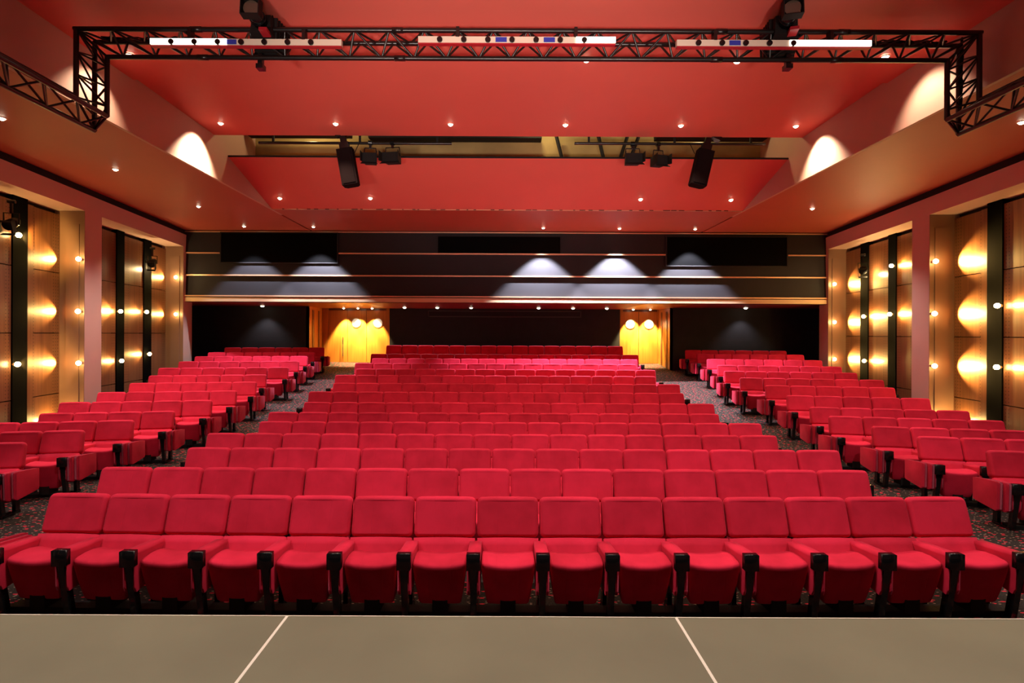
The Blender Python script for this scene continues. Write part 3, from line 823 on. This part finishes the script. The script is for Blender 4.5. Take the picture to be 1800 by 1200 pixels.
# ------------------------------------------------------------------ hanging lanterns on the side walls
def lantern(p, rz, label, tilt):
    t = thing('stage_lantern', label, 'spotlight', p, (0, 0, rz), 'lanterns on the side walls')
    bm = bmesh.new(); bm_tube(bm, (0, 0.14, 0), (0, -0.12, 0), 0.085, 14, 0.10); bm_tube(bm, (0, 0.14, 0), (0, 0.24, 0.0), 0.085, 14, 0.05)
    b = obj('lantern_body', bm, M['matte_black'], t, True, rot=(tilt, 0, 0))
    bm = bmesh.new()
    for (a, c) in (((-0.10, -0.12, 0.08), (0.10, -0.24, 0.16)), ((-0.10, -0.12, -0.10), (0.10, -0.24, -0.16))):
        bm_box(bm, a[0], c[0], c[1], a[1], min(a[2], c[2]) , min(a[2], c[2]) + 0.008)
    for sx in (-1, 1): bm_box(bm, sx * 0.11 - 0.004, sx * 0.11 + 0.004, -0.26, -0.12, -0.12, 0.12)
    obj('barn_door', bm, M['matte_black'], t, rot=(tilt, 0, 0))
    bm = bmesh.new()
    for sx in (-1, 1): bm_box(bm, sx * 0.115 - 0.006, sx * 0.115 + 0.006, -0.015, 0.015, -0.02, 0.2)
    bm_box(bm, -0.12, 0.12, -0.015, 0.015, 0.19, 0.205)
    obj('yoke', bm, M['black'], t)
    bm = bmesh.new(); bm_box(bm, -0.02, 0.02, -0.02, 0.02, 0.2, 0.42); bm_tube(bm, (-0.06, 0, 0.42), (0.06, 0, 0.42), 0.035, 10)
    obj('hanging_clamp', bm, M['black'], t)
    return t
for (u, v_, side, lab, pw) in ((268, 462, -1, 'black lantern with barn doors hung high on the rear of the left wall', 30), (1517, 474, 1, 'black lantern with barn doors hung high on the rear of the right wall', 40), (20, 393, -1, 'black lantern hung on the left wall at the picture edge', 0)):
    p = on_wall(u, v_, side, DEP - 0.30)
    lantern(p, (R(20) if side < 0 else R(-35)), lab, R(25))
    if pw:
        y2 = p.y + (0.35 if side < 0 else -0.12)
        light('POINT', 'lantern_lamp', (wx(side, y2, DEP - 0.16), y2, p.z - 0.15), pw, (1.0, 0.68, 0.30), shadow_soft_size=0.03)

# ------------------------------------------------------------------ lighting truss
def lace(bm, A0, A1, B0, B1, n, r=0.014):
    A0, A1, B0, B1 = map(Vector, (A0, A1, B0, B1))
    for k in range(n):
        a = A0.lerp(A1, k / n); b = B0.lerp(B1, (k + 0.5) / n); c = A0.lerp(A1, (k + 1) / n)
        bm_tube(bm, a, b, r, 5, cap=False); bm_tube(bm, b, c, r, 5, cap=False)
TY0, TY1, TYM = 6.6, 6.9, 6.75
zt, zbm = EYE + 3.84, EYE + 3.565
xlo, xli, xri, xro = -5.42, -5.14, 5.74, 6.02
truss = thing('lighting_truss', 'long black triangular lighting truss bridging the stage front below the ceiling', 'truss', (0.3, TY0, zt))
O = Vector((0.3, TY0, zt))
def tpart(name, segs, r):
    bm = bmesh.new()
    for p, q_ in segs: bm_tube(bm, Vector(p) - O, Vector(q_) - O, r, 10)
    return obj(name, bm, M['truss'], truss, True)
# bridge
tpart('chord', [((xlo - 0.027, TY0, zt), (xro + 0.027, TY0, zt))], 0.031)
tpart('chord', [((xlo, TY1, zt), (xro, TY1, zt))], 0.031)
tpart('chord', [((xli, TYM, zbm), (xri, TYM, zbm))], 0.031)
bm = bmesh.new()
lace(bm, (xlo, TY0, zt), (xro, TY0, zt), (xlo, TY1, zt), (xro, TY1, zt), 26)
lace(bm, (xlo, TY0, zt), (xro, TY0, zt), (xli, TYM, zbm), (xri, TYM, zbm), 26)
lace(bm, (xlo, TY1, zt), (xro, TY1, zt), (xli, TYM, zbm), (xri, TYM, zbm), 26)
for v_ in bm.verts: v_.co -= O
obj('lacing', bm, M['truss'], truss, True)
bm = bmesh.new()
for xx in (-1.35, 2.75, -3.9, 4.3):
    for (y, z) in ((TY0, zt), (TY1, zt), (TYM, zbm)):
        bm_tube(bm, Vector((xx - 0.07, y, z)) - O, Vector((xx + 0.07, y, z)) - O, 0.036, 10)
obj('coupler', bm, M['truss'], truss, True)
for (xo, xi, s) in ((xlo, xli, -1), (xro, xri, 1)):
    zA, zB, zC = EYE + 2.80, EYE + 2.67, EYE + 2.98
    tpart('chord', [((xo, TY0, zt), (xo, TY0, zC))], 0.031)
    tpart('chord', [((xo, TY1, zt), (xo, TY1, zB))], 0.031)
    tpart('chord', [((xi, TYM, zbm), (xi, TYM, zA))], 0.031)
    bm = bmesh.new()
    lace(bm, (xo, TY0, zt), (xo, TY0, zC), (xo, TY1, zt), (xo, TY1, zB), 3)
    lace(bm, (xo, TY0, zt), (xo, TY0, zC), (xi, TYM, zbm), (xi, TYM, zA), 3)
    lace(bm, (xo, TY1, zt), (xo, TY1, zB), (xi, TYM, zbm), (xi, TYM, zA), 3)
    for v_ in bm.verts: v_.co -= O
    obj('lacing', bm, M['truss'], truss, True)
    # arm running back over the stage
    ye = -0.8
    tpart('chord', [((xi, TYM, zA), (xi, ye, zA))], 0.031)
    tpart('chord', [((xo, TY1, zB), (xo, ye, zB))], 0.031)
    tpart('chord', [((xo, TY0, zC), (xo, ye, zC))], 0.031)
    for sg_ in (((xo, TY1, zB), (xi, TYM, zA)), ((xo, TY1, zB), (xo, TY0, zC)), ((xi, TYM, zA), (xo, TY0, zC)), ((xo, TY0, zt), (xi, TYM, zbm))): tpart('end_brace', [sg_], 0.016)
    bm = bmesh.new()
    lace(bm, (xi, TYM, zA), (xi, ye, zA), (xo, TY1, zB), (xo, ye, zB), 16)
    lace(bm, (xo, TY0, zC), (xo, ye, zC), (xo, TY1, zB), (xo, ye, zB), 16)
    lace(bm, (xo, TY0, zC), (xo, ye, zC), (xi, TYM, zA), (xi, ye, zA), 16)
    for v_ in bm.verts: v_.co -= O
    obj('lacing', bm, M['truss'], truss, True)
# cables lashed along the truss
def cable(pts, r, name, par):
    bm = bmesh.new()
    vs = []
    for p in pts:
        p = Vector(p) - O
        vs.append(p)
    for a, b in zip(vs, vs[1:]): bm_tube(bm, a, b, r, 6, cap=False)
    bmesh.ops.remove_doubles(bm, verts=bm.verts, dist=0.002)
    return obj(name, bm, M['matte_black'], par, True)
for (x0, x1) in ((xlo + 0.1, -3.6), (xri - 1.6, xri + 0.1), (-0.3, 1.2)):
    for k in range(4):
        pts = [(x0 + (x1 - x0) * j / 14, TY1 - 0.03 * random.random(), zt + 0.03 + 0.06 * (random.random() - 0.5)) for j in range(15)]
        cable(pts, 0.009, 'cable', truss)
for k in range(5):
    pts = [(xro - 0.10 + 0.05 * (random.random() - 0.5), TYM, zt - 0.9 * j / 8 + 0.03 * random.random()) for j in range(9)]
    cable(pts, 0.011, 'cable', truss)

# suspension of the truss
for i, xx in enumerate((-3.0, 3.6)):
    t = thing('suspension_wire', ['thin steel wire holding the left half of the truss', 'thin steel wire holding the right half of the truss'][i], 'wire', (xx, TYM, zt + 0.03))
    bm = bmesh.new(); bm_tube(bm, (0, -0.13, 0.0), (0, 0, ZCEIL - zt - 0.04), 0.006, 6); bm_tube(bm, (0, 0.13, 0.0), (0, 0, ZCEIL - zt - 0.04), 0.006, 6)
    obj('wire', bm, M['matte_black'], t)

# white socket battens on the truss
for i, (u0, u1, v_, lab, lit) in enumerate(((265, 600, 74.5, 'white socket batten on the left of the truss, reflected glare painted on its outer half', (0.0, 0.40)), (735, 1082, 70.5, 'white socket batten in the middle of the truss', (0.80, 1.0)), (1190, 1531, 76.5, 'white socket batten on the right of the truss, reflected glare painted on its outer half', (0.58, 1.0)))):
    Y = 6.50
    p, r_ = at_y(u0, v_, Y), at_y(u1, v_, Y)
    L = r_.x - p.x
    t = thing('socket_batten', lab, 'lighting batten', ((p.x + r_.x) / 2, Y, (p.z + r_.z) / 2), group='socket battens on the truss')
    bm = bmesh.new(); bm_box(bm, -L / 2, L / 2, 0, 0.06, -0.035, 0.045); bevel(bm, 0.006, 1)
    obj('batten_body', bm, M['white'], t)
    bm = bmesh.new(); bm_box(bm, -L / 2, L / 2, -0.001, 0.05, -0.052, -0.0355)
    obj('batten_foot', bm, M['redgel'], t)
    bm = bmesh.new(); bm_box(bm, -L / 2 + L * lit[0], -L / 2 + L * lit[1], -0.014, -0.001, -0.03, 0.04); bevel(bm, 0.004, 1)  # glowing plate stands in for light reflected off the batten
    obj('painted_glare_strip', bm, M['painted_glare'], t)
    for k in range(7):
        xx = -L / 2 + L * (k + 0.9) / 8.2
        if lit[0] + 0.05 < (k + 0.9) / 8.2 < lit[1] - 0.05 and i == 2: continue
        bm = bmesh.new(); bm_tube(bm, (xx, -0.022, 0.0), (xx, -0.0, 0.0), 0.034, 14)
        obj('socket', bm, M['black'], t, True)
    for k in ((3,), (3, 5), (2,))[i]:
        xx = -L / 2 + L * (k + 0.45) / 8.2
        bm = bmesh.new(); bm_box(bm, xx - 0.07, xx + 0.07, -0.006, -0.001, -0.025, 0.035)
        obj('blue_label', bm, M['blue'], t)
    for xx in (-L * 0.3, L * 0.3):
        bm = bmesh.new(); bm_box(bm, xx - 0.02, xx + 0.02, 0.0, 0.09, 0.04, 0.17)
        obj('hanger', bm, M['truss'], t)

# profile spotlights standing on the truss
def profile(px0, pbase, plens, label, flip):
    """body from pbase (rear) to plens (front)"""
    b, l = Vector(pbase), Vector(plens)
    t = thing('profile_spotlight', label, 'spotlight', b, group='profile spotlights on the truss')
    d = (l - b); L = d.length
    rot = d.to_track_quat('Y', 'Z').to_euler()
    bm = bmesh.new()
    bm_hexa(bm, [(-0.19, -0.22, -0.20), (0.19, -0.22, -0.20), (-0.13, L * 0.42, -0.13), (0.13, L * 0.42, -0.13), (-0.19, -0.22, 0.16), (0.19, -0.22, 0.16), (-0.11, L * 0.42, 0.11), (0.11, L * 0.42, 0.11)])
    for k in range(6): bm_box(bm, -0.205 + k * 0.008, 0.205 - k * 0.008, -0.19 + k * 0.06, -0.16 + k * 0.06, -0.21 + k * 0.008, 0.18 - k * 0.008)
    bevel(bm, 0.012, 1)
    body = obj('lamp_house', bm, M['matte_black'], t, rot=rot)
    bm = bmesh.new(); bm_tube(bm, (0, L * 0.40, 0), (0, L * 0.82, 0), 0.085, 16); bm_tube(bm, (0, L * 0.55, 0), (0, L * 0.60, 0), 0.10, 16)
    obj('lens_tube', bm, M['black'], t, True, rot=rot)
    bm = bmesh.new()
    for (a, b_, c, e) in ((-0.11, 0.11, -0.11, -0.10), (-0.11, 0.11, 0.10, 0.11), (-0.11, -0.10, -0.10, 0.10), (0.10, 0.11, -0.10, 0.10)):
        bm_box(bm, a, b_, L * 0.80, L, c, e)
    obj('gel_frame', bm, M['matte_black'], t, rot=rot)
    bm = bmesh.new(); bm_tube(bm, (0, L * 0.90, 0), (0, L * 0.91, 0), 0.095, 18)
    obj('front_lens', bm, M['lens'], t, rot=rot)
    bm = bmesh.new(); bm_box(bm, -0.12, -0.02, L * 0.35, L * 0.60, -0.16, -0.12)
    obj('gel_sheet', bm, M['redgel'], t, rot=rot)
    bm = bmesh.new()
    for sx in (-1, 1): bm_box(bm, sx * 0.17 - 0.008, sx * 0.17 + 0.008, 0.08, 0.12, -0.24, 0.02)
    bm_box(bm, -0.18, 0.18, 0.08, 0.12, -0.26, -0.24)
    obj('yoke', bm, M['black'], t)
    bm = bmesh.new(); bm_box(bm, -0.03 + flip * 0.12, 0.03 + flip * 0.12, 0.02, 0.08, -0.38, -0.22); bm_box(bm, -0.045 + flip * 0.12, 0.045 + flip * 0.12, 0.0, 0.1, -0.42, -0.36)
    obj('hook_clamp', bm, M['black'], t)
    return t
profile(0, at_y(472, 62, 6.75), at_y(438, 8, 6.2), 'black profile spotlight clamped to the left half of the truss', -1)
profile(0, at_y(1372, 62, 6.75), at_y(1396, 8, 6.2), 'black profile spotlight clamped to the right half of the truss', 1)

# ------------------------------------------------------------------ fittings hung in the ceiling slot
for i, (u0, u1, v_) in enumerate(((455, 794, 251), (1010, 1345, 252))):
    p, r_ = at_y(u0, v_, 11.12), at_y(u1, v_ + 1, 11.12)
    t = thing('lighting_pipe', ['black lighting pipe hung in the left half of the ceiling slot', 'black lighting pipe hung in the right half of the ceiling slot'][i], 'pipe', (p + r_) / 2)
    L = (r_ - p).length / 2
    bm = bmesh.new(); bm_tube(bm, (-L, 0, 0), (L, 0, 0), 0.03, 10); obj('pipe', bm, M['truss'], t, True)
    for xx in (-L * 0.85, 0.1, L * 0.85):
        bm = bmesh.new(); bm_box(bm, xx - 0.02, xx + 0.02, -0.02, 0.02, 0.0, 1.55); obj('hanger', bm, M['matte_black'], t)
for i, (u, v0, v1, tilt, lab) in enumerate(((612, 262, 326, R(10), 'black column loudspeaker hanging tilted left of the slot lanterns'), (1233, 264, 327, R(-13), 'black column loudspeaker hanging tilted right of the slot lanterns'))):
    a = at_y(u, v0, 10.95); b = at_y(u, v1, 10.95)
    H = a.z - b.z
    t = thing('column_loudspeaker', lab, 'loudspeaker', (a + b) / 2, group='loudspeakers at the ceiling slot')
    bm = bmesh.new()
    pr = [(-0.165, -0.10), (0.165, -0.10), (0.165, 0.10), (0.11, 0.17), (-0.11, 0.17), (-0.165, 0.10)]
    lo = [bm.verts.new((x, y, -H / 2)) for x, y in pr]; hi = [bm.verts.new((x, y, H / 2)) for x, y in pr]
    bm.faces.new(lo[::-1]); bm.faces.new(hi)
    for k in range(6): bm.faces.new((lo[k], lo[(k + 1) % 6], hi[(k + 1) % 6], hi[k]))
    bevel(bm, 0.012, 1)
    obj('cabinet', bm, M['speaker'], t, rot=(0, -tilt, 0))
    bm = bmesh.new(); bm_box(bm, -0.13, 0.13, -0.115, -0.10, -H / 2 + 0.03, H / 2 - 0.03)
    obj('rear_plate', bm, M['speaker'], t, rot=(0, -tilt, 0))
    bm = bmesh.new()
    sg = -1 if i == 0 else 1
    bm_box(bm, -0.10, 0.10, -0.05, 0.05, H / 2, H / 2 + 0.14); bm_box(bm, -0.06, 0.06, -0.04, 0.04, H / 2 + 0.12, H / 2 + 0.30)
    bevel(bm, 0.01, 1)
    obj('bracket', bm, M['black'], t, rot=(0, -tilt, 0))
    bm = bmesh.new(); bm_box(bm, -0.14, 0.10, -0.08, 0.08, H / 2 + 0.28, H / 2 + 0.36)
    bevel(bm, 0.02, 2)
    obj('mounting_head', bm, M['black'], t, rot=(0, -tilt + (R(0) if i == 0 else R(12)), 0))
    # far end of its cable to the pipe
    bm = bmesh.new(); bm_tube(bm, (0.12 * sg * -1, 0.06, H / 2 - 0.05), (0.2 * sg * -1, 0.14, H / 2 + 0.2), 0.008, 6); obj('cable', bm, M['matte_black'], t)
def par(p, label, rz, pipe_dz, w=0.15):
    t = thing('slot_lantern', label, 'spotlight', p, (0, 0, rz), 'lanterns in the ceiling slot')
    bm = bmesh.new()
    bm_hexa(bm, [(-w, -0.14, -0.10), (w, -0.14, -0.10), (-w * 0.8, 0.14, -0.08), (w * 0.8, 0.14, -0.08), (-w, -0.14, 0.10), (w, -0.14, 0.10), (-w * 0.75, 0.14, 0.12), (w * 0.75, 0.14, 0.12)])
    bevel(bm, 0.02, 2)
    obj('lantern_body', bm, M['matte_black'], t)
    bm = bmesh.new()
    bm_hexa(bm, [(-w - 0.03, -0.20, -0.16), (w + 0.03, -0.20, -0.16), (-w, -0.13, -0.10), (w, -0.13, -0.10), (-w - 0.03, -0.20, -0.15), (w + 0.03, -0.20, -0.15), (-w, -0.13, -0.09), (w, -0.13, -0.09)])
    for sx in (-1, 1):
        bm_hexa(bm, [(sx * (w + 0.02), -0.26, -0.11), (sx * (w + 0.03), -0.26, -0.11), (sx * w, -0.13, -0.09), (sx * (w + 0.01), -0.13, -0.09), (sx * (w + 0.02), -0.26, 0.10), (sx * (w + 0.03), -0.26, 0.10), (sx * w, -0.13, 0.09), (sx * (w + 0.01), -0.13, 0.09)])
    obj('barn_door', bm, M['matte_black'], t)
    bm = bmesh.new()
    for sx in (-1, 1): bm_tube(bm, (sx * (w - 0.01), 0.0, 0.05), (sx * (w - 0.03), 0, 0.24), 0.010, 6)
    bm_tube(bm, (-w + 0.03, 0, 0.24), (w - 0.03, 0, 0.24), 0.010, 6)
    obj('yoke', bm, M['black'], t)
    bm = bmesh.new(); bm_box(bm, -0.025, 0.025, -0.02, 0.02, 0.23, pipe_dz - 0.02); bm_tube(bm, (-0.04, 0, pipe_dz), (0.04, 0, pipe_dz), 0.05, 10)
    obj('hook_clamp', bm, M['black'], t)
pz_ = at_y(650, 251, 11.12).z
for (u, v_, lab, rz, w) in ((651, 280, 'small black lantern beside the left loudspeaker', R(6), 0.145), (690, 279, 'wider black lantern second from the left loudspeaker', R(-8), 0.18), (1112, 281, 'wide black lantern left of its pair in the right of the slot', R(0), 0.175), (1157, 284, 'black lantern with open barn door nearest the right loudspeaker', R(14), 0.14)):
    p = at_y(u, v_, 11.12)
    par(p, lab, rz, pz_ - p.z, w)

# ------------------------------------------------------------------ general light
w = bpy.data.worlds.new('world'); scene.world = w; w.use_nodes = True
bgn = w.node_tree.nodes['Background']
bgn.inputs['Color'].default_value = (1.0, 0.70, 0.62, 1); bgn.inputs['Strength'].default_value = 0.03
# added fill: unseen spots behind the camera, aimed up to brighten the ceiling
for x in (-3.2, 0.0, 3.2):
    light('SPOT', 'added_ceiling_fill', (x, -1.6, 1.1), 1450, (1.0, 0.80, 0.70), target=(x * 0.3, 8.4, 6.4), spot_size=R(46), spot_blend=0.9, shadow_soft_size=0.35)
# added fill points that brighten the inside of the ceiling slot
for x in (-4.5, 0.8, 4.6):
    light('POINT', 'added_slot_fill', (x, 11.9, 7.4), 40, (1.0, 0.8, 0.4), shadow_soft_size=0.1)

scene.view_settings.view_transform = 'Standard'
scene.view_settings.look = 'None'
scene.view_settings.exposure = 0.0
